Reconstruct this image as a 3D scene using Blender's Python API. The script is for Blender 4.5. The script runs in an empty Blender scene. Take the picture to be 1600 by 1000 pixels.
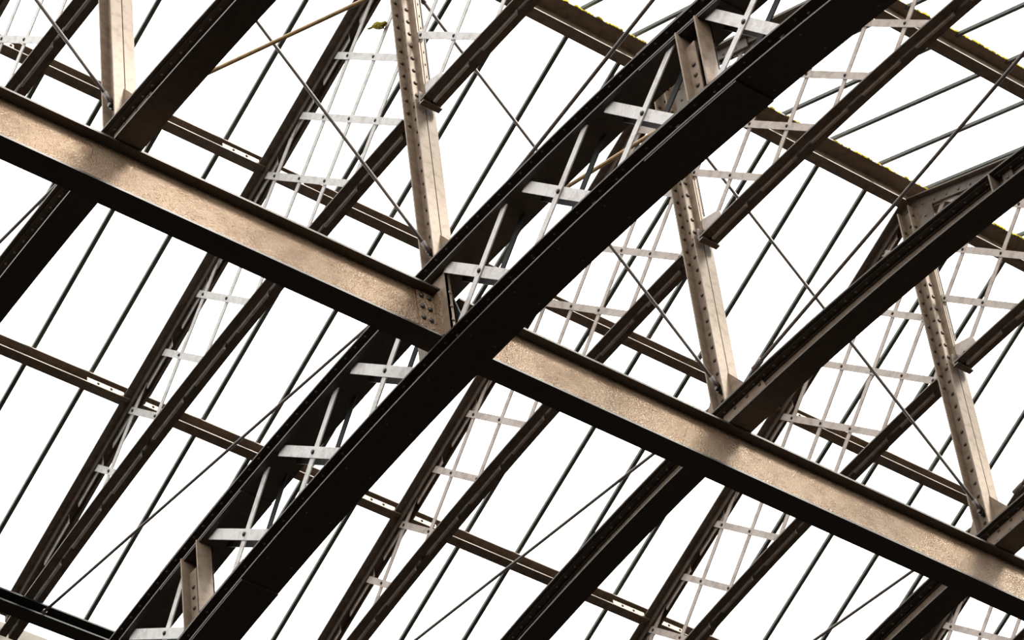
import bpy, math, random
from mathutils import Vector, Matrix
random.seed(7)
SC = bpy.context.scene
COL = SC.collection
H0 = 19.8                      # height of the crown of the ribs above the station floor

# ------------------------------------------------------------------ camera
cam_d = bpy.data.cameras.new('camera'); cam = bpy.data.objects.new('camera', cam_d); COL.objects.link(cam)
rgt = Vector((0.79278876, -0.60142573, -0.09885887))
dwn = Vector((0.36694931, 0.60048837, -0.71046599))
fwd = Vector((0.48665612, 0.52697326, 0.69675319))
m = Matrix((rgt, -dwn, -fwd)).transposed().to_4x4()
m.translation = Vector((-11.96715146, -13.78006532, -18.15970794 + H0))
cam.matrix_world = m
cam_d.sensor_width = 36.0
cam_d.lens = 5821.3 * 36.0 / 1600.0
cam_d.clip_end = 500
SC.camera = cam

# ------------------------------------------------------------------ sky: bright overcast above, dim hall below
W = bpy.data.worlds.new('overcast_sky'); SC.world = W; W.use_nodes = True
nt = W.node_tree; nt.nodes.clear()
o = nt.nodes.new('ShaderNodeOutputWorld'); bg = nt.nodes.new('ShaderNodeBackground')
tc = nt.nodes.new('ShaderNodeTexCoord'); sx = nt.nodes.new('ShaderNodeSeparateXYZ')
cr = nt.nodes.new('ShaderNodeValToRGB'); mr = nt.nodes.new('ShaderNodeMapRange')
nt.links.new(tc.outputs['Generated'], sx.inputs[0]); nt.links.new(sx.outputs[2], mr.inputs[0])
mr.inputs[1].default_value = -1; mr.inputs[2].default_value = 1
nt.links.new(mr.outputs[0], cr.inputs[0]); nt.links.new(cr.outputs[0], bg.inputs[0]); nt.links.new(bg.outputs[0], o.inputs[0])
e = cr.color_ramp.elements
e[0].position = 0.49; e[0].color = (0.014, 0.0118, 0.0095, 1)
e[1].position = 0.64; e[1].color = (1.0, 1.0, 1.0, 1)
bg.inputs[1].default_value = 3.6

# ------------------------------------------------------------------ veiled sun
sun_d = bpy.data.lights.new('sun', 'SUN'); sun = bpy.data.objects.new('sun', sun_d); COL.objects.link(sun)
sun_d.energy = 8.5; sun_d.angle = math.radians(15); sun_d.color = (1.0, 0.95, 0.87)
to_sun = Vector((0.38, -0.74, 0.70)).normalized()
sun.rotation_euler = to_sun.to_track_quat('Z', 'Y').to_euler()
sun.location = (0, -20, H0 + 20)
vs = SC.view_settings
vs.view_transform = 'Standard'; vs.look = 'None'; vs.gamma = 1.0; vs.use_curve_mapping = False; vs.exposure = 0.0

# ------------------------------------------------------------------ materials
ALB = 0.42                    # paints are dark; the daylight is strong
def paint(name, col, rough=0.45, bump=0.25, scale=40, worn=None, wornamt=0.5, spec=0.5, fine=0.0, wscale=14, coat=0.0, bdist=0.012, tint=None):
    col = tuple(c * ALB for c in col); worn = tuple(c * ALB for c in worn) if worn else None
    M = bpy.data.materials.new(name); M.use_nodes = True
    n = M.node_tree.nodes; l = M.node_tree.links; b = n['Principled BSDF']
    t = n.new('ShaderNodeTexCoord'); ns = n.new('ShaderNodeTexNoise'); ns.inputs['Scale'].default_value = wscale; ns.inputs['Detail'].default_value = 8
    l.new(t.outputs['Object'], ns.inputs['Vector'])
    r = n.new('ShaderNodeValToRGB'); l.new(ns.outputs['Fac'], r.inputs[0])
    w = worn or tuple(c * 0.7 for c in col)
    r.color_ramp.elements[0].color = (*w, 1)
    r.color_ramp.elements[0].position = 0.28 + 0.12 * wornamt; r.color_ramp.elements[1].position = 0.48 + 0.18 * wornamt
    r.color_ramp.elements[1].color = (*col, 1)
    l.new(r.outputs[0], b.inputs['Base Color'])
    b.inputs['Roughness'].default_value = rough; b.inputs['Specular IOR Level'].default_value = spec
    b.inputs['Coat Weight'].default_value = coat; b.inputs['Coat Roughness'].default_value = 0.15
    n2 = n.new('ShaderNodeTexNoise'); n2.inputs['Scale'].default_value = scale; n2.inputs['Detail'].default_value = 3
    l.new(t.outputs['Object'], n2.inputs['Vector'])
    bp = n.new('ShaderNodeBump'); bp.inputs['Strength'].default_value = bump; bp.inputs['Distance'].default_value = bdist
    if tint: b.inputs['Specular Tint'].default_value = (*tint, 1)
    l.new(n2.outputs['Fac'], bp.inputs['Height']); l.new(bp.outputs[0], b.inputs['Normal'])
    if coat: l.new(bp.outputs[0], b.inputs['Coat Normal'])
    return M
M_BEAM = paint('glossy_orange_peel_brown_paint', (0.62, 0.395, 0.225), 0.28, 1.0, 72, (0.40, 0.21, 0.09), 0.5, 0.8, wscale=5, bdist=0.018, coat=0.5, tint=(1.0, 0.84, 0.64))
M_RIB = paint('dark_brown_steel_with_shade', (0.125, 0.095, 0.072), 0.5, 0.25, 45, (0.09, 0.066, 0.048), 0.4, 0.4)  # kept darker than the web paints; flange undersides carry shade in their colour
M_POST = paint('cream_brown_steel_paint', (0.56, 0.41, 0.285), 0.55, 0.2, 40, (0.40, 0.27, 0.17), 0.3, 0.3)
M_TRUSS = paint('brown_truss_paint', (0.30, 0.22, 0.16), 0.5, 0.2, 40, (0.20, 0.145, 0.105), 0.5, 0.4)
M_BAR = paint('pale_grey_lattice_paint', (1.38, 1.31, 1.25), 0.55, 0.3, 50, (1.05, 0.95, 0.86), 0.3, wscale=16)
M_BARB = paint('beige_lattice_paint', (1.05, 0.86, 0.74), 0.55, 0.3, 50, (0.75, 0.56, 0.46), 0.3, wscale=12)
M_NEARBLACK = paint('near_black_tone', (0.035, 0.032, 0.03), 0.6, 0.2, 40)  # near-black; stands in for shade on the node plate and eaves beam
M_PURL = paint('umber_purlin_paint', (0.42, 0.31, 0.23), 0.5, 0.15, 30, None, 0.3, 0.4)
M_PALE = paint('pale_cleat_paint', (0.68, 0.58, 0.38), 0.5, 0.15, 30)
M_GLZ = paint('grey_green_glazing_bar_paint', (0.19, 0.195, 0.165), 0.6, 0.1, 30, None, 0.3, 0.3)
M_ROD = paint('dark_tie_rod_paint', (0.30, 0.235, 0.20), 0.4, 0.1, 30)
M_PIPE = paint('ochre_brace_paint', (0.95, 0.62, 0.28), 0.45, 0.1, 30, (0.6, 0.38, 0.16), 0.3)
M_MOSS = paint('yellow_moss', (1.6, 1.25, 0.06), 0.9, 0.8, 60, (0.45, 0.36, 0.04), 0.5, 0.1)
M_BOLT = paint('black_bolt_and_shaded_rivet', (0.05, 0.042, 0.036), 0.4, 0.1, 30)  # bolts and eyes; on rivets the near-black stands in for shade
M_RIVET = paint('shade_brown_rivets', (0.16, 0.10, 0.06), 0.5, 0.1, 30, None, 0.3, 0.4)  # shading of the rivet heads put into a darker brown
M_GLINT = paint('catchlight_rivet_heads', (0.40, 0.32, 0.26), 0.4, 0.1, 30, None, 0.3, 0.5)  # paler rivet heads; the light they catch is put into the colour
M_GUT = paint('ochre_gutter_paint', (0.17, 0.125, 0.045), 0.6, 0.1, 30)
M_BIRD = paint('olive_yellow_plumage', (0.8, 0.66, 0.06), 0.8, 0.2, 120, (0.24, 0.18, 0.06), 0.5, 0.1, wscale=60)
M_BELLY = paint('pale_buff_plumage', (0.8, 0.62, 0.42), 0.8, 0.2, 120, None, 0.4, 0.1)
M_BEAK = paint('brown_beak', (0.10, 0.07, 0.04), 0.5, 0.0, 30)
G = bpy.data.materials.new('roof_glass'); G.use_nodes = True
n = G.node_tree.nodes; l = G.node_tree.links; n.remove(n['Principled BSDF'])
tr = n.new('ShaderNodeBsdfTransparent'); tr.inputs[0].default_value = (0.97, 0.98, 0.975, 1)
gl = n.new('ShaderNodeBsdfGlossy'); gl.inputs['Roughness'].default_value = 0.05
mx = n.new('ShaderNodeMixShader'); mx.inputs[0].default_value = 0.04
l.new(tr.outputs[0], mx.inputs[1]); l.new(gl.outputs[0], mx.inputs[2]); l.new(mx.outputs[0], n['Material Output'].inputs[0])

# ------------------------------------------------------------------ mesh builder
class MB:
    def __init__(s): s.v = []; s.f = []; s.smooth = set()
    def add(s, vs, fs, sm=False):
        k = len(s.v); s.v += [tuple(p) for p in vs]
        for f in fs:
            if sm: s.smooth.add(len(s.f))
            s.f.append(tuple(i + k for i in f))
        return s
    def hexa(s, p):          # 8 corners: 0-3 bottom loop, 4-7 top loop
        return s.add(p, [(0, 3, 2, 1), (4, 5, 6, 7), (0, 1, 5, 4), (1, 2, 6, 5), (2, 3, 7, 6), (3, 0, 4, 7)])
    def box(s, x0, x1, y0, y1, z0, z1):
        return s.hexa([(x0, y0, z0), (x1, y0, z0), (x1, y1, z0), (x0, y1, z0), (x0, y0, z1), (x1, y0, z1), (x1, y1, z1), (x0, y1, z1)])
    def bar(s, a, b, w, t, side=(1, 0, 0)):     # flat bar a->b ; t along 'side', w across
        a = Vector(a); b = Vector(b); d = (b - a).normalized(); sd = Vector(side)
        sd = (sd - d * sd.dot(d)).normalized(); up = d.cross(sd)
        q = []
        for p in (a, b):
            for (i, j) in ((-1, -1), (1, -1), (1, 1), (-1, 1)):
                q.append(p + sd * (i * t / 2) + up * (j * w / 2))
        return s.hexa(q)
    def sweep(s, fb, ft, x0, x1, y0, y1, n=32):   # swept strip; fb/ft(y) bottom and top heights
        ring = []
        for i in range(n + 1):
            y = y0 + (y1 - y0) * i / n
            ring.append([(x0, y, fb(y)), (x1, y, fb(y)), (x1, y, ft(y)), (x0, y, ft(y))])
        vs = [p for r in ring for p in r]; fs = []
        for i in range(n):
            k = 4 * i
            for j in range(4):
                fs.append((k + j, k + (j + 1) % 4, k + 4 + (j + 1) % 4, k + 4 + j))
        fs.append((3, 2, 1, 0)); k = 4 * n; fs.append((k, k + 1, k + 2, k + 3))
        return s.add(vs, fs)
    def plate(s, pts, x0, x1):    # polygon in the YZ plane, extruded along x
        n = len(pts)
        vs = [(x0, y, z) for y, z in pts] + [(x1, y, z) for y, z in pts]
        fs = [tuple(range(n)), tuple(range(2 * n - 1, n - 1, -1))] + [(i, i + n, (i + 1) % n + n, (i + 1) % n) for i in range(n)]
        return s.add(vs, fs)
    def platexz(s, pts, y0, y1):
        n = len(pts)
        vs = [(x, y0, z) for x, z in pts] + [(x, y1, z) for x, z in pts]
        fs = [tuple(range(n)), tuple(range(2 * n - 1, n - 1, -1))] + [(i, i + n, (i + 1) % n + n, (i + 1) % n) for i in range(n)]
        return s.add(vs, fs)
    def rivet(s, c, nrm, r=0.016, seg=8):
        c = Vector(c); nrm = Vector(nrm).normalized()
        a = nrm.orthogonal().normalized(); b = nrm.cross(a)
        vs = []
        for (rr, h) in ((1, -0.1), (0.9, 0.35), (0.55, 0.65)):
            for i in range(seg):
                t = 2 * math.pi * i / seg
                vs.append(c + (a * math.cos(t) + b * math.sin(t)) * r * rr + nrm * r * h)
        vs.append(c + nrm * r * 0.75); fs = []
        for k in range(2):
            for i in range(seg):
                j = (i + 1) % seg
                fs.append((k * seg + i, k * seg + j, (k + 1) * seg + j, (k + 1) * seg + i))
        for i in range(seg): fs.append((2 * seg + i, 2 * seg + (i + 1) % seg, 3 * seg))
        return s.add(vs, fs, True)
    def tube(s, pts, r, seg=10):
        pts = [Vector(p) for p in pts]; rs = r if isinstance(r, (list, tuple)) else [r] * len(pts)
        vs = []; fs = []; n = len(pts)
        for i, p in enumerate(pts):
            d = (pts[min(i + 1, n - 1)] - pts[max(i - 1, 0)]).normalized()
            a = d.cross(Vector((0.3, 0.2, 0.93))).normalized(); b = d.cross(a)
            for k in range(seg):
                t = 2 * math.pi * k / seg
                vs.append(p + (a * math.cos(t) + b * math.sin(t)) * rs[i])
        for i in range(n - 1):
            for k in range(seg):
                j = (k + 1) % seg
                fs.append((i * seg + k, i * seg + j, (i + 1) * seg + j, (i + 1) * seg + k))
        k = len(s.v); s.add(vs, fs, True)
        s.add([], []); s.f.append(tuple(k + i for i in range(seg))[::-1]); s.f.append(tuple(k + (n - 1) * seg + i for i in range(seg)))
        return s
    def build(s, name, mat, parent=None, label=None, at=(0, 0, 0), rivets=None):
        me = bpy.data.meshes.new(name); me.from_pydata([(x + at[0], y + at[1], z + at[2]) for x, y, z in s.v], [], s.f)
        me.materials.append(mat)
        if rivets: me.materials.append(rivets)
        for i, p in enumerate(me.polygons):
            p.use_smooth = i in s.smooth
            if rivets and p.use_smooth: p.material_index = 1
        import bmesh
        bm = bmesh.new(); bm.from_mesh(me); bmesh.ops.recalc_face_normals(bm, faces=bm.faces); bm.to_mesh(me); bm.free()
        ob = bpy.data.objects.new(name, me); COL.objects.link(ob)
        if parent: ob.parent = parent
        if label: ob['label'] = label
        return ob
def empty(name, loc, label=None, cat=None, group=None):
    ob = bpy.data.objects.new(name, None); COL.objects.link(ob); ob.location = loc; ob.empty_display_size = 0.2
    tag(ob, label, cat, group); return ob
def rivet_part(parent, c, nrm, r, mat=None):
    return MB().rivet(c, nrm, r, 10).build('rivet', mat or M_RIVET, parent)
def tag(ob, label=None, cat=None, group=None, kind=None):
    if label: ob['label'] = label
    if cat: ob['category'] = cat
    if group: ob['group'] = group
    if kind: ob['kind'] = kind
    return ob
def copy_tree(src, parent=None):
    c = src.copy(); COL.objects.link(c); c.parent = parent
    for ch in list(src.children): copy_tree(ch, c)
    return c

S = 2.6; YC = -0.15           # frame spacing, axis of the ridge and beam
# measured profiles (heights relative to H0)
rt = lambda y: -0.058 - 0.0350 * y - 0.0268 * y * y       # plain rib, top
rb = lambda y: -0.2785 - 0.0326 * y - 0.0231 * y * y      # plain rib, bottom
ut = lambda y: -0.029 - 0.0312 * y - 0.0221 * y * y       # deep rib upper chord, top
lb = lambda y: -0.970 - 0.0334 * y - 0.0234 * y * y       # deep rib lower chord, bottom
tb = lambda y: 1.600 - 0.0380 * y - 0.0208 * y * y        # roof truss, bottom chord underside
RZ = 3.565; RY = -0.16
def roof(y): return RZ - 0.457 * abs(y - RY)              # roof truss, top of the top chord
T = 0.014
off = lambda f, d: (lambda y: f(y) + d)

# ------------------------------------------------------------------ 1. the big longitudinal beam, in two lengths
BW = 0.0875; BZ0 = -0.745; BZ1 = -0.272
def big_beam(x0, x1, label, joint):
    t = empty('riveted_beam', (0, YC, H0), label, 'steel beam')
    MB().box(x0, x1, -BW, BW, BZ1 - 0.018, BZ1).build('top_flange', M_RIB, t)  # both flanges darker than the web: underside shade put into their colour
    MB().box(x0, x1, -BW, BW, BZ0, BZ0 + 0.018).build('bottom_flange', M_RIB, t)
    w = MB().box(x0, x1, -0.007, 0.007, BZ0 + 0.018, BZ1 - 0.018)
    w.build('web', M_BEAM, t)
    if joint:
        c = MB().box(x1 - 0.155, x1 - 0.012, -0.021, -0.007, BZ0 + 0.03, BZ1 - 0.03)
        c.box(x1 - 0.012, x1, -BW, -0.007, BZ0 + 0.03, BZ1 - 0.03)
        c = c.build('end_angle', M_BEAM, t, 'eight-rivet brown connection angle')
        for i in range(2):
            for k in range(4):
                MB().rivet((x1 - 0.115 + i * 0.065, -0.021, BZ0 + 0.085 + k * 0.105), (0, -1, 0), 0.021, 12).build('rivet', M_BOLT, c)
    return t
big_beam(-8.0, -0.085, 'thick glossy brown beam running from the upper left edge to the deep latticed rib', True)
big_beam(0.085, 13.0, 'thick glossy brown beam running from the deep latticed rib to the lower right edge', False)

# ------------------------------------------------------------------ 2. plain riveted arch ribs
def plain_rib(n, label, y0, y1):
    t = empty('arched_rib', (n * S, 0, H0), label, 'arched rib', 'plain arched ribs')
    w = 0.105
    b = MB().sweep(off(rt, -T), rt, -w, w, y0, y1)
    b.sweep(off(rt, -T - 0.012), off(rt, -T), -0.075, 0.075, y0, y1)
    y = y0 + 0.06
    while y < y1:
        b.rivet((-0.046, y, rt(y) - T - 0.012), (0, 0, -1), 0.012)
        b.rivet((0.040, y, rt(y) - T - 0.012), (0, 0, -1), 0.012); y += 0.112
    b.build('top_flange', M_RIB, t, rivets=M_GLINT)
    MB().sweep(rb, off(rb, T), -w, w, y0, y1).build('bottom_flange', M_RIB, t)
    MB().sweep(off(rb, T), off(rt, -T - 0.012), -0.007, 0.007, y0, y1).build('web', M_POST, t, 'pale lit web plate')
    MB().sweep(off(rt, -T - 0.030), off(rt, -T - 0.012), -0.020, -0.007, y0, y1).build('web_angle', M_RIB, t)
    # splice plate beside the node, with four bolts, over the camera side
    q = MB().plate([(-0.62, rb(-0.62) + T), (YC + 0.03, rb(YC) + T), (YC + 0.03, rt(YC) - 0.03), (-0.56, rt(-0.56) - 0.03)], -0.030, -0.012)
    for yy in (-0.50, -0.36, -0.22):
        for k, dz in enumerate((0.085, 0.165)):
            q.rivet((-0.030, yy - 0.03 * k, rb(yy) + dz), (-1, 0, 0), 0.015, 8)
    q.build('splice_plate', M_POST, t, 'pale splice plate with six rivets', rivets=M_RIVET)
    for ys in (-3.03, 3.03):
        if y0 < ys < y1:
            st = MB().plate([(ys, rb(ys) + T), (ys + 0.014, rb(ys) + T), (ys + 0.014, rt(ys) - T), (ys, rt(ys) - T)], -w, -0.007)
            st.plate([(ys - 0.14, rb(ys) + T), (ys - 0.05, rb(ys) + T), (ys - 0.05, rt(ys) - T - 0.02), (ys - 0.14, rt(ys) - T - 0.02)], -0.035, -0.007)
            st.rivet((-0.035, ys - 0.095, rb(ys) + 0.10), (-1, 0, 0)); st.rivet((-0.035, ys - 0.095, rb(ys) + 0.165), (-1, 0, 0))
            st.build('stiffener', M_TRUSS, t)
    return t
plain_rib(-1, 'dark riveted arched rib nearest the upper left corner, over the left end of the beam', -6.6, 6.8)
plain_rib(1, 'dark riveted arched rib right of the deep latticed one, reaching the right edge', -6.6, 6.8)
plain_rib(2, 'dark riveted arched rib in the lower right corner, last one over the beam', -6.6, 6.8)

# ------------------------------------------------------------------ 3. deep latticed arch rib
t = empty('latticed_arch_rib', (0, 0, H0), 'deep double-chord arched rib with pale lattice flats, crossing the whole middle', 'arched rib')
y0, y1, w = -6.8, 6.8, 0.160
wu = 0.140
hu, hl = 0.135, 0.140
b = MB().sweep(off(ut, -T), ut, -wu, wu, y0, y1, 48).sweep(off(ut, -hu + T), off(ut, -T), -0.008, 0.008, y0, y1, 48)
b.sweep(off(ut, -hu), off(ut, -hu + T), -wu, wu, y0, y1, 48)
y = y0 + 0.05
while y < y1:
    b.rivet((-0.112, y, ut(y) - T), (0, 0, -1), 0.012); y += 0.12
uc = b.build('upper_chord', M_RIB, t, rivets=M_GLINT)
b = MB().sweep(lb, off(lb, T), -w, w, y0, y1, 48).sweep(off(lb, T), off(lb, hl - T), -0.008, 0.008, y0, y1, 48)
b.sweep(off(lb, hl - T), off(lb, hl), -w, w, y0, y1, 48)
y = y0 + 0.05; k = 0
while y < y1:
    b.rivet((-0.118, y, lb(y) + hl - T), (0, 0, -1), 0.012)
    if k % 2 == 0:
        b.rivet((-0.10, y, lb(y)), (0, 0, -1), 0.010); b.rivet((0.10, y, lb(y)), (0, 0, -1), 0.010)
    y += 0.24; k += 1
lc = b.build('lower_chord', M_RIB, t, rivets=M_GLINT)
def cover(par, f, d0, d1, ya, yb):
    ww = (wu if f is ut else w) - 0.004
    MB().sweep(off(f, d0), off(f, d1), -ww, ww, ya, yb, 10).build('cover_plate', M_RIB, par)
cover(uc, ut, 0.0, 0.014, 2.25, 3.15); cover(uc, ut, -hu - 0.014, -hu, 2.1, 3.15)
cover(uc, ut, 0.0, 0.014, -3.6, -2.5); cover(uc, ut, -hu - 0.014, -hu, -3.3, -2.5)
cover(lc, lb, -0.016, 0.0, 2.13, 3.6); cover(lc, lb, hl, hl + 0.014, 2.1, 3.6)
cover(lc, lb, -0.016, 0.0, -3.32, -2.42); cover(lc, lb, hl, hl + 0.014, -3.3, -2.35)
cross = [(-4.32, -0.80), (-3.44, -0.655), (-2.43, -0.565), (-1.55, -0.505), (-0.68, -0.495), (0.42, -0.515), (1.29, -0.585), (2.15, -0.695), (3.18, -0.86), (4.05, -1.03)]
for (cy, cz) in cross:
    for xs, mat, lab in ((-0.078, M_BAR, None), (0.078, M_NEARBLACK, 'near-black lattice flat of the far side')):
        def lim(sgn):
            # each flat lies at 45 degrees to the local run of the chords and stops inside both
            th = math.atan(-0.032 - 0.0455 * cy) + sgn * math.pi / 4
            dy, dz = math.cos(th), math.sin(th)
            if dz < 0: dy, dz = -dy, -dz
            p = q = 0.0
            while cz + dz * p < ut(cy + dy * p) - hu + 0.004: p += 0.004
            while cz - dz * q > lb(cy - dy * q) + hl - 0.004: q += 0.004
            return (cy + dy * p, cz + dz * p), (cy - dy * q, cz - dz * q)
        a, c = lim(1)
        ww = 0.084
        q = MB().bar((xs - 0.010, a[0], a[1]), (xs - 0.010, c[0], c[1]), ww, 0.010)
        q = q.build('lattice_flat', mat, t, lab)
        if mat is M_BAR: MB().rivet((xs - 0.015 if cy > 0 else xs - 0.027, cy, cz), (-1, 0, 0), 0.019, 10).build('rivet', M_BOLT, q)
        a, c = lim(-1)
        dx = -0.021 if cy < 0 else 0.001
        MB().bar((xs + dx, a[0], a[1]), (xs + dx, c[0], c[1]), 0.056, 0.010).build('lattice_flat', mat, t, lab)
# pairs of upright stiffeners where the lattice is interrupted
for (ya, yb) in ((2.64, 2.84), (-3.09, -2.90)):
    for ys in (ya, yb):
        MB().plate([(ys, lb(ys) + hl), (ys + 0.013, lb(ys) + hl), (ys + 0.013, ut(ys) - hu), (ys, ut(ys) - hu)], -w + 0.004, -0.02).build('stiffener', M_POST, t, 'tan upright stiffener plate')
    g = MB().plate([(ya, lb(ya) + hl), (yb, lb(yb) + hl), (yb, ut(yb) - hu), (ya, ut(ya) - hu)], -0.030, -0.018)
    h = MB().plate([(yb - 0.085, lb(yb) + hl), (yb, lb(yb) + hl), (yb, ut(yb) - hu - 0.12), (yb - 0.085, ut(yb) - hu - 0.12)], -0.090, -0.078)
    h.box(-0.078, -0.030, yb - 0.012, yb, lb(yb) + hl + 0.002, ut(yb) - hu - 0.14)
    for k in range(4): h.rivet((-0.090, yb - 0.043, lb(ya) + hl + 0.08 + k * 0.098), (-1, 0, 0), 0.018, 10)
    h.build('riveted_angle', M_POST, t, rivets=M_RIVET)
    g.build('riveted_web_plate', M_RIB, t)
# node where the big beam is framed in
g = MB().plate([(-0.40, lb(-.4) + hl), (0.12, lb(.12) + hl), (0.12, ut(.12) - hu), (-0.22, ut(-.22) - hu), (-0.30, -0.45)], -0.006, 0.006)
g.build('node_web_plate', M_NEARBLACK, t)  # near-black stands in for the shade of the deep recess
g = MB().box(-0.085, -0.072, -0.315, 0.06, -0.83, -0.17).box(-0.085, -0.050, -0.315, -0.303, -0.83, -0.17)
for k in range(4): g.rivet((-0.066, -0.315, -0.76 + k * 0.13), (0, -1, 0), 0.015)
g.build('node_angle', M_POST, t, 'pale upright angle receiving the beam')

# ------------------------------------------------------------------ 4. posts from the ribs to the ridge
def post(n, label):
    base = rt(YC) if n else ut(YC)
    t = empty('steel_post', (n * S, YC, H0 + base), label, 'post', 'posts under the ridge')
    top = RZ - base - 0.10; mid = 1.66 - base
    fw, d = 0.088, 0.075
    f = MB().box(-fw, fw, d - 0.013, d, 0.0, top); rl = []
    for k in range(40):
        z = 0.2 + 0.135 * k
        if z > top - 0.1: break
        if z > mid - 0.25: rl.append(z)
    f = f.build('far_flange', M_POST, t)
    for z in rl: rivet_part(f, (-0.055, d - 0.013, z), (0, -1, 0), 0.018)
    f = MB().box(-fw, -0.004, -d, -d + 0.013, 0.0, mid).box(0.004, fw, -d, -d + 0.013, 0.0, mid)
    f.build('near_flange', M_POST, t)
    f = MB().box(-0.007, 0.007, -d + 0.013, d - 0.013, 0.0, top)
    f.box(-0.019, -0.007, -0.03, d - 0.013, 0.05, top)
    rl = []
    for k in range(40):
        z = 0.12 + 0.135 * k
        if z > top - 0.1: break
        rl.append(z)
    wb = f.build('web', M_POST, t)
    for z in rl: rivet_part(wb, (-0.019, 0.018, z), (-1, 0, 0), 0.016)
    for s in (-1, 1):      # above the truss chord the near flange becomes two riveted angles
        a = MB().box(*sorted((s * 0.004, s * (fw - 0.006))), -d + 0.02, -d + 0.032, mid, top)
        a.box(*sorted((s * 0.004, s * 0.016)), -d - 0.030, -d + 0.02, mid, top)
        k = 0
        while mid + 0.08 + k * 0.135 < top - 0.05:
            k += 1
        a = a.build('upper_angle', M_POST, t)
        for q in range(k): rivet_part(a, (s * 0.052, -d + 0.02, mid + 0.08 + q * 0.135), (0, -1, 0), 0.018)
    MB().box(fw + 0.004, fw + 0.016, -d + 0.022, -d + 0.050, mid + 0.35, top).build('edge_strip', M_NEARBLACK, t)
    for s in (-1, 1):      # foot gussets on the rib
        g = MB().plate([(s * d, 0.0), (s * (d + 0.20), -0.012), (s * (d + 0.20), 0.03), (s * d, 0.33)], -0.010, 0.010)
        for (dy, z) in ((0.05, 0.06), (0.13, 0.05)): g.rivet((-0.010, s * (d + dy), z + 0.01), (-1, 0, 0), 0.014)
        g.build('gusset_plate', M_POST, t)
    b = MB().tube([(-0.012, 0.0, 0.20), (-0.060, -0.002, 0.20)], 0.030, 6).tube([(-0.05, 0, 0.20), (-0.085, 0, 0.20)], 0.016, 8)
    b.build('eye_bolt', M_BOLT, t)
    return t
post(-1, 'pale upright steel post near the top left, standing on the upper-left rib')
post(0, 'pale upright riveted post standing where the beam meets the deep latticed rib')
post(1, 'pale upright riveted post in the centre right, crossing behind the deep rib')
post(2, 'pale upright riveted post nearest the right edge, under the ridge corner')

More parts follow.
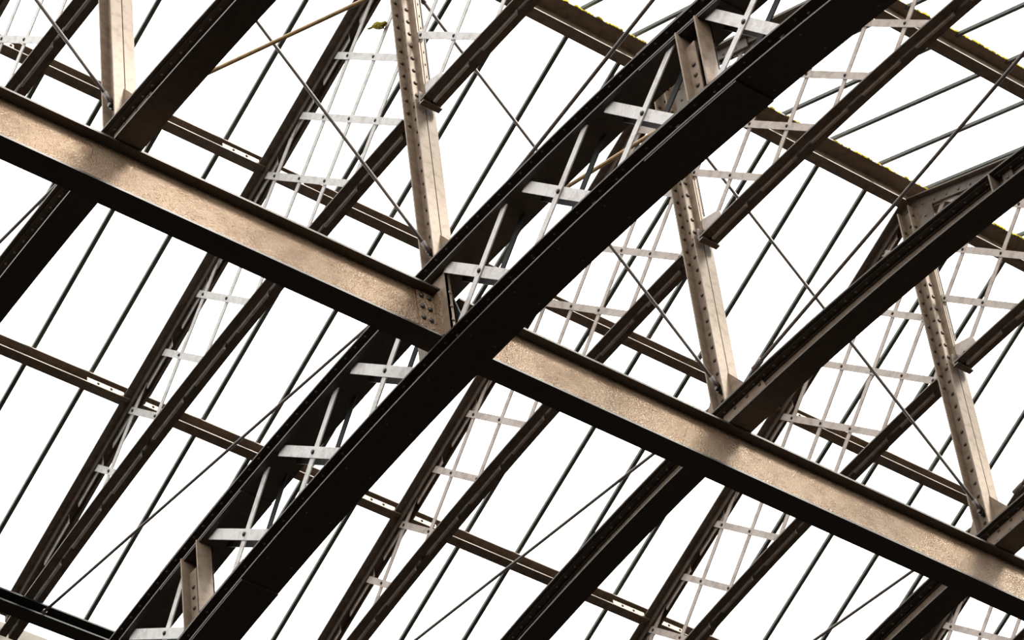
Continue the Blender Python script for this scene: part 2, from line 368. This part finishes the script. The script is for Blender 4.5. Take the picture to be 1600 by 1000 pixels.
# ------------------------------------------------------------------ 5. lattice roof trusses, one over each rib
def roof_truss(n, label, barmat):
    t = empty('roof_truss', (n * S, 0, H0), label, 'roof truss', 'latticed roof trusses')
    hw = 0.083; ye = 5.45
    # top chords: a tee of two angles each side of the ridge
    for (ya, yb) in ((RY + 0.02, ye), (-ye, RY - 0.02)):
        lo = lambda dz: (lambda y: roof(y) + dz)
        b = MB().sweep(lo(-0.014), lo(0.0), -hw, 0.105, ya, yb, 1)
        b.sweep(lo(-0.075), lo(-0.014), -0.022, -0.011, ya, yb, 1).sweep(lo(-0.075), lo(-0.014), 0.060, 0.071, ya, yb, 1)
        k = 0; y = ya + 0.15
        while y < yb - 0.1:
            b.rivet((-0.048, y, roof(y) - 0.014), (0, 0, -1), 0.010); y += 0.5
        c = b.build('top_chord', M_TRUSS, t)
        p = MB(); y = ya + 0.2
        while y < yb - 0.5:
            p.sweep(lo(-0.112), lo(-0.014), 0.012, 0.020, y, y + 0.36, 1); y += 0.5
        p.build('packing_strip', barmat, c, 'pale strip between the two angles')
    # bottom chord, interrupted by the post
    for (ya, yb) in ((YC + 0.10, ye), (-ye, YC - 0.10)):
        b = MB().sweep(tb, off(tb, 0.013), -hw, -0.011, ya, yb, 20).sweep(tb, off(tb, 0.013), 0.011, hw, ya, yb, 20)
        b.sweep(off(tb, 0.013), off(tb, 0.080), -0.022, -0.011, ya, yb, 20).sweep(off(tb, 0.013), off(tb, 0.080), 0.011, 0.022, ya, yb, 20)
        c = b.build('bottom_chord', M_TRUSS, t)
        p = MB(); y = ya + 0.12
        while y < yb - 0.4:
            p.sweep(off(tb, -0.028), off(tb, 0.05), -0.0105, 0.0105, y, y + 0.40, 3); y += 0.575
        p.build('packing_strip', barmat, c, 'pale strip in the slot between the two angles')
    s = -1
    # collar where the near half meets the post
    c = MB().box(-0.085, 0.085, YC - 0.125, YC - 0.112, tb(YC) - 0.03, tb(YC) + 0.10)
    c.box(-0.085, 0.085, YC - 0.16, YC - 0.125, tb(YC) - 0.03, tb(YC) - 0.016)
    c.rivet((-0.045, YC - 0.2, tb(YC - .2)), (0, 0, -1), 0.012).rivet((0.045, YC - 0.2, tb(YC - .2)), (0, 0, -1), 0.012)
    c.build('collar', M_TRUSS, t)
    MB().plate([(YC - 0.10, tb(0) + 0.07), (YC - 0.33, tb(0) + 0.07), (YC - 0.30, tb(0) + 0.20), (YC - 0.10, tb(0) + 0.26)], -0.005, 0.005).build('gusset_plate', barmat, t)
    # lattice flats: family A rises away from the post at 45 deg, family B falls
    def clip(fn_z, lo_y, hi_y):
        pts = []
        N = 400
        for i in range(N + 1):
            y = lo_y + (hi_y - lo_y) * i / N; z = fn_z(y)
            if tb(y) + 0.03 < z < roof(y) - 0.03: pts.append((y, z))
        return (pts[0], pts[-1]) if len(pts) > 12 else None
    A = [2.38 - 0.71 * k for k in range(-1, 8)]
    Bs = [2.34 + 0.595 * k for k in range(-1, 6)]
    cr_ = []
    ymin = YC + 0.09
    for sgn in (1, -1):
        for c0 in A:      # left half: z = y + c0 ; mirrored about YC on the right half
            g = clip(lambda y: (y + c0) if sgn > 0 else (2 * YC - y + c0), *((ymin, ye) if sgn > 0 else (-ye, 2 * YC - ymin)))
            if not g: continue
            wid, xx = (0.058, -0.005) if sgn > 0 else (0.046, 0.006)
            MB().bar((xx, *g[0]), (xx, *g[1]), wid, 0.008).build('lattice_flat', barmat, t)
        for c0 in Bs:     # left half: z = -y + c0
            g = clip(lambda y: (c0 - y) if sgn > 0 else (c0 - 2 * YC + y), *((ymin, ye) if sgn > 0 else (-ye, 2 * YC - ymin)))
            if not g: continue
            wid, xx = (0.046, 0.006) if sgn > 0 else (0.058, -0.005)
            q = MB().bar((xx, *g[0]), (xx, *g[1]), wid, 0.008).build('lattice_flat', barmat, t)
            for a0 in A:
                yy = (c0 - a0) / 2; zz = yy + a0
                if sgn < 0: yy = 2 * YC - yy
                if min(g[0][0], g[1][0]) < yy < max(g[0][0], g[1][0]) and tb(yy) + 0.06 < zz < roof(yy) - 0.06:
                    MB().rivet((-0.009, yy, zz), (-1, 0, 0), 0.0145).build('rivet', M_BOLT, q)
    # apex gussets under the ridge
    g = MB().plate([(YC - 0.10, roof(YC - .1) - 0.02), (YC - 0.95, roof(YC - .95) - 0.02), (YC - 0.95, roof(YC - .95) - 0.115), (YC - 0.26, roof(YC - .26) - 0.125), (YC - 0.24, RZ - 0.50), (YC - 0.10, RZ - 0.55)], -0.034, -0.022)
    for k in range(6): g.rivet((-0.034, YC - 0.17 - 0.13 * k, roof(YC - 0.17 - 0.13 * k) - 0.085), (-1, 0, 0), 0.014)
    for k in range(2): g.rivet((-0.034, YC - 0.17, RZ - 0.30 - 0.13 * k), (-1, 0, 0), 0.014)
    g.build('apex_plate', M_TRUSS, t)
    return t
roof_truss(-1, 'latticed roof truss cut off by the top left corner', M_BAR)
roof_truss(0, 'long tapering roof truss with whitest flats, descending to the lower left corner', M_BAR)
roof_truss(1, 'tapering latticed roof truss passing behind the deep rib down to the bottom centre', M_BARB)
roof_truss(2, 'tapering latticed roof truss rising from the bottom right to the ridge corner', M_BARB)
roof_truss(3, 'latticed roof truss mostly cut off by the right edge', M_BARB)

# ------------------------------------------------------------------ 6. purlins, ridge and eaves members
X0, X1 = -8.0, 13.0
def purlin(yf, zb, h, label):
    w = 0.092; y0 = yf - w
    t = empty('purlin', (0, yf, H0 + zb), label, 'purlin')
    MB().box(X0, X1, -w, 0, 0, 0.010).box(X0, X1, -w, 0, h - 0.010, h).build('flange', M_PURL, t)
    MB().box(X0, X1, -0.012, 0.0, 0.010, h - 0.010).build('web', M_PURL, t)
    for n in range(-1, 4):
        for (xa, xb) in ((n * S - 0.42, n * S - 0.085), (n * S + 0.085, n * S + 0.33)):
            c = MB().box(xa, xb, -w + 0.002, -w + 0.010, 0.010, 0.052)
            for k in range(2): c.rivet((xa + 0.10 + 0.12 * k, -w + 0.002, 0.03), (0, -1, 0), 0.012)
            c.build('cleat', M_PALE, t, 'pale riveted cleat', rivets=M_RIVET)
    return t
purlin(3.684, roof(3.684) + 0.01, 0.12, 'narrow brown purlin lowest on the left roof slope, nearest the bottom left')
purlin(1.753, roof(1.753) + 0.01, 0.105, 'narrow brown purlin halfway between the ridge and the lowest purlin')
def tall_purlin(name, yf, zb, h, cap, label, moss_y):
    w = 0.10
    t = empty(name, (0, yf, H0 + zb), label, name.replace('_', ' '))
    MB().box(X0, X1, -w, 0, 0, 0.012).build('bottom_flange', M_PURL, t)
    MB().box(X0, X1, -w / 2 - 0.006, -w / 2 + 0.006, 0.012, h).build('web', M_POST, t, 'tan lit web')
    MB().box(X0, X1, -w - cap, cap * 0.6, h, h + 0.014).build('top_flange', M_PURL, t)
    for n in range(0, 4):
        c = MB().box(n * S - 0.40, n * S - 0.09, -w / 2 - 0.018, -w / 2 - 0.006, 0.012, 0.085)
        for k in range(2): c.rivet((n * S - 0.32 + 0.14 * k, -w / 2 - 0.018, 0.048), (0, -1, 0), 0.015)
        c.build('cleat', M_POST, t)
    mo = MB(); rnd = random.Random(3)
    x = X0
    while x < X1:
        if rnd.random() < 0.62 + 0.3 * math.sin(x * 1.3 + moss_y):
            r = 0.008 + 0.010 * rnd.random()
            mo.rivet((x, -w - cap + 0.003 + 0.01 * rnd.random(), h + 0.010), (0, -0.7, 0.7), r * 1.25, 7)
        x += 0.016
    mo = mo.build('moss', M_MOSS, t, 'yellow moss along the upper edge'); mo['kind'] = 'stuff'
    return t
tall_purlin('ridge_beam', -0.106, 3.520, 0.150, 0.090, 'brown ridge beam running from top centre to the right edge with yellow moss', 0)
tall_purlin('mossy_purlin', -1.990, 2.745, 0.160, 0.050, 'brown purlin cutting the top right corner, edged with yellow moss', 2)
# eaves: beam under the truss feet, near-black to stand in for shade, and the tan gutter board outside it
t = empty('eaves_beam', (0, 5.10, H0 + 0.735), 'black beam across the bottom left corner under the truss foot', 'eaves beam')
MB().box(X0, X1, -0.065, 0.065, -0.005, 0.010).build('bottom_flange', M_NEARBLACK, t)
MB().box(X0, X1, -0.065, 0.065, 0.105, 0.120).build('top_flange', M_NEARBLACK, t)
MB().box(X0, X1, 0.050, 0.062, 0.010, 0.105).build('web', M_NEARBLACK, t)
g = MB().box(X0, X1, 5.62, 5.64, 0.80, 1.085).box(X0, X1, 5.54, 5.64, 0.80, 0.812).build('gutter_board', M_GUT, None, at=(0, 0, H0))
tag(g, 'tan gutter board glimpsed in the bottom left corner beyond the black beam', 'gutter board')

# ------------------------------------------------------------------ 7. glazing bars and panes
XO = 0.160; P = 0.5205
def slope(y0, y1, z, x, w, h, name, mat):
    a = MB().hexa([(x - w, y0, z(y0)), (x + w, y0, z(y0)), (x + w, y1, z(y1)), (x - w, y1, z(y1)),
                   (x - w, y0, z(y0) + h), (x + w, y0, z(y0) + h), (x + w, y1, z(y1) + h), (x - w, y1, z(y1) + h)])
    return a.build(name, mat, None, at=(0, 0, H0))
zl = lambda y: 3.624 - 0.457 * y
zr = lambda y: 3.865 + 0.457 * y
def say(k):
    return k
truss_name = {0: 'top-left truss', 1: 'whitest truss', 2: 'bottom-centre truss', 3: 'ridge-corner truss', 4: 'right-edge truss'}
step = ['directly behind', 'one bay right of', 'two bays right of', 'three bays right of', 'four bays right of']
for k in range(-6, 17):
    x = XO + P * k
    nb, r = divmod(k, 5); tn = truss_name.get(nb + 1)
    lab = ('dark glazing bar of the left slope, %s the %s' % (step[r], tn)) if tn else 'dark glazing bar of the left slope, left of the top-left truss'
    ob = slope(-0.055, 5.48, zl, x, 0.0165, 0.030, 'glazing_bar', M_GLZ)
    tag(ob, lab, 'glazing bar', 'glazing bars of the left roof slope')
    if k >= 1:
        ob = slope(-4.2, -0.17, zr, x, 0.0150, 0.030, 'glazing_bar', M_GLZ)
        tag(ob, lab.replace('of the left slope', 'beyond the ridge'), 'glazing bar', 'glazing bars beyond the ridge')
for k in range(-6, 16):
    x = XO + P * (k + 0.5)
    nb, r = divmod(k, 5); tn = truss_name.get(nb + 1)
    where = ['just right of', 'one bay right of', 'two bays right of', 'three bays right of', 'four bays right of'][r]
    ob = slope(-0.05, 5.48, lambda y: zl(y) + 0.022, x, P / 2 - 0.018, 0.005, 'glass_pane', G)
    tag(ob, ('clear left-slope roof glass, %s the %s' % (where, tn)) if tn else 'clear roof glass of the left slope, left of the upper-left corner truss', 'glass pane', 'roof glass of the left slope')
    if k >= 1:
        ob = slope(-4.2, -0.17, lambda y: zr(y) + 0.022, x, P / 2 - 0.018, 0.005, 'glass_pane', G)
        tag(ob, 'clear roof glass beyond the ridge, %s the %s' % (where, tn), 'glass pane', 'roof glass beyond the ridge')

# ------------------------------------------------------------------ 8. tie rods
def rod(name, a, b, r, mat, label, cat='tie rod', group=None, sag=0.0, ends=True):
    a = Vector(a); b = Vector(b)
    pts = [a.lerp(b, i / 12) - Vector((0, 0, sag * 4 * (i / 12) * (1 - i / 12))) for i in range(13)]
    t = empty(name, tuple(a + Vector((0, 0, H0))), label, cat, group)
    MB().tube([p - a for p in pts], r, 10).build('rod', mat, t)
    if ends:
        d = (b - a).normalized()
        MB().tube([Vector((0, 0, 0)), d * 0.10], r * 1.5, 8).build('end_sleeve', mat, t); MB().tube([b - a - d * 0.10, b - a], r * 1.5, 8).build('end_sleeve', mat, t)
    return t
where_foot = {-1: 'top-left post foot', 0: 'foot of the deep-rib post', 1: 'foot of the centre-right post', 2: 'foot of the rightmost post'}
for n in (-1, 0, 1, 2):
    rod('tie_rod', ((n - 1) * S + 0.12, YC, 3.04), (n * S - 0.055, YC - 0.01, 0.155), 0.0135, M_ROD,
        'thin rod falling steeply rightward to the %s' % where_foot[n], 'tie rod', 'diagonal rods between the posts', ends=True)
for n in (-1, 0, 1, 2):
    rod('tie_rod', (n * S + 0.10, 0.08, 0.235), (n * S + 0.10, 5.15, 0.815), 0.0125, M_ROD,
        'thin rod descending left from the %s to the eaves' % where_foot[n], 'tie rod', 'rods from the posts down to the left eaves')
for n in (0, 1, 2):
    rod('tie_rod', (n * S + 0.10, -0.38, 0.235), (n * S + 0.10, -5.6, 1.12), 0.0150, M_ROD,
        'thin rod climbing right from the %s out of frame' % where_foot[n], 'tie rod', 'rods from the posts up to the right')
rod('brace_rod', (-S + 0.10, -0.36, 0.10), (0.81, -5.5, 1.1), 0.0155, M_PIPE,
    'ochre rod sloping up rightward from the top left post to the top edge', 'brace rod')
rod('brace_rod', (0.10, -0.36, 0.10), (2.36, -5.5, 1.1), 0.0155, M_PIPE,
    'ochre rod glimpsed through the lattice of the deep rib', 'brace rod')

# ------------------------------------------------------------------ 9. small bird perched on the whitest truss

bt = empty('bird', (-0.03, 0.10, H0 + 2.80), 'small yellow-olive bird perched on a white flat near the top left', 'bird')
def lathe_body(stations, name, mat, seg=14):      # stations: (y, z, half width, half height), relative to the bird
    mb = MB(); vs = []; fs = []; n = len(stations)
    for (x, y, z, rx, rz) in stations:
        for k in range(seg):
            a = 2 * math.pi * k / seg
            vs.append((x + rx * math.cos(a), y - rz * 0.57 * math.sin(a), z + rz * 0.82 * math.sin(a)))
    for i in range(n - 1):
        for k in range(seg):
            j = (k + 1) % seg
            fs.append((i * seg + k, i * seg + j, (i + 1) * seg + j, (i + 1) * seg + k))
    fs.append(tuple(range(seg))); fs.append(tuple((n - 1) * seg + k for k in range(seg)))
    mb.add(vs, fs, True)
    return mb.build(name, mat, bt)
# one continuous body from rump over breast and neck to the crown
lathe_body([(0, 0.125, 0.128, 0.004, 0.004), (0, 0.108, 0.112, 0.014, 0.012), (0, 0.082, 0.092, 0.024, 0.022), (0, 0.050, 0.068, 0.030, 0.028),
            (0, 0.020, 0.045, 0.028, 0.027), (0, 0.000, 0.036, 0.020, 0.020), (0, -0.012, 0.032, 0.020, 0.019), (0, -0.026, 0.026, 0.017, 0.016), (0, -0.036, 0.020, 0.008, 0.008)], 'body', M_BIRD)
lathe_body([(0, 0.095, 0.094, 0.010, 0.008), (0, 0.065, 0.066, 0.020, 0.014), (0, 0.035, 0.042, 0.020, 0.014), (0, 0.012, 0.028, 0.010, 0.008)], 'belly', M_BELLY)
lathe_body([(0, 0.112, 0.118, 0.009, 0.005), (0, 0.145, 0.138, 0.011, 0.004), (0, 0.178, 0.156, 0.013, 0.003)], 'tail', M_BIRD)
lathe_body([(0, -0.033, 0.021, 0.006, 0.006), (0, -0.044, 0.013, 0.003, 0.003), (0, -0.052, 0.007, 0.0008, 0.0008)], 'beak', M_BEAK, 8)
for sx in (-1, 1):
    lathe_body([(sx * 0.024, 0.012, 0.048, 0.003, 0.008), (sx * 0.031, 0.040, 0.066, 0.004, 0.019), (sx * 0.026, 0.080, 0.096, 0.004, 0.014), (sx * 0.012, 0.122, 0.126, 0.002, 0.004)], 'wing', M_BIRD)
    MB().tube([(sx * 0.010, 0.022, 0.030), (sx * 0.009, 0.004, 0.002), (sx * 0.008, -0.006, -0.020)], [0.006, 0.003, 0.0022], 8).tube([(sx * 0.008, -0.001, -0.016), (sx * 0.008, -0.014, -0.030)], 0.0025, 6).build('leg', M_BEAK, bt)
    MB().rivet((sx * 0.0175, -0.018, 0.034), (sx, 0, 0.2), 0.0035, 8).build('eye', M_BOLT, bt)
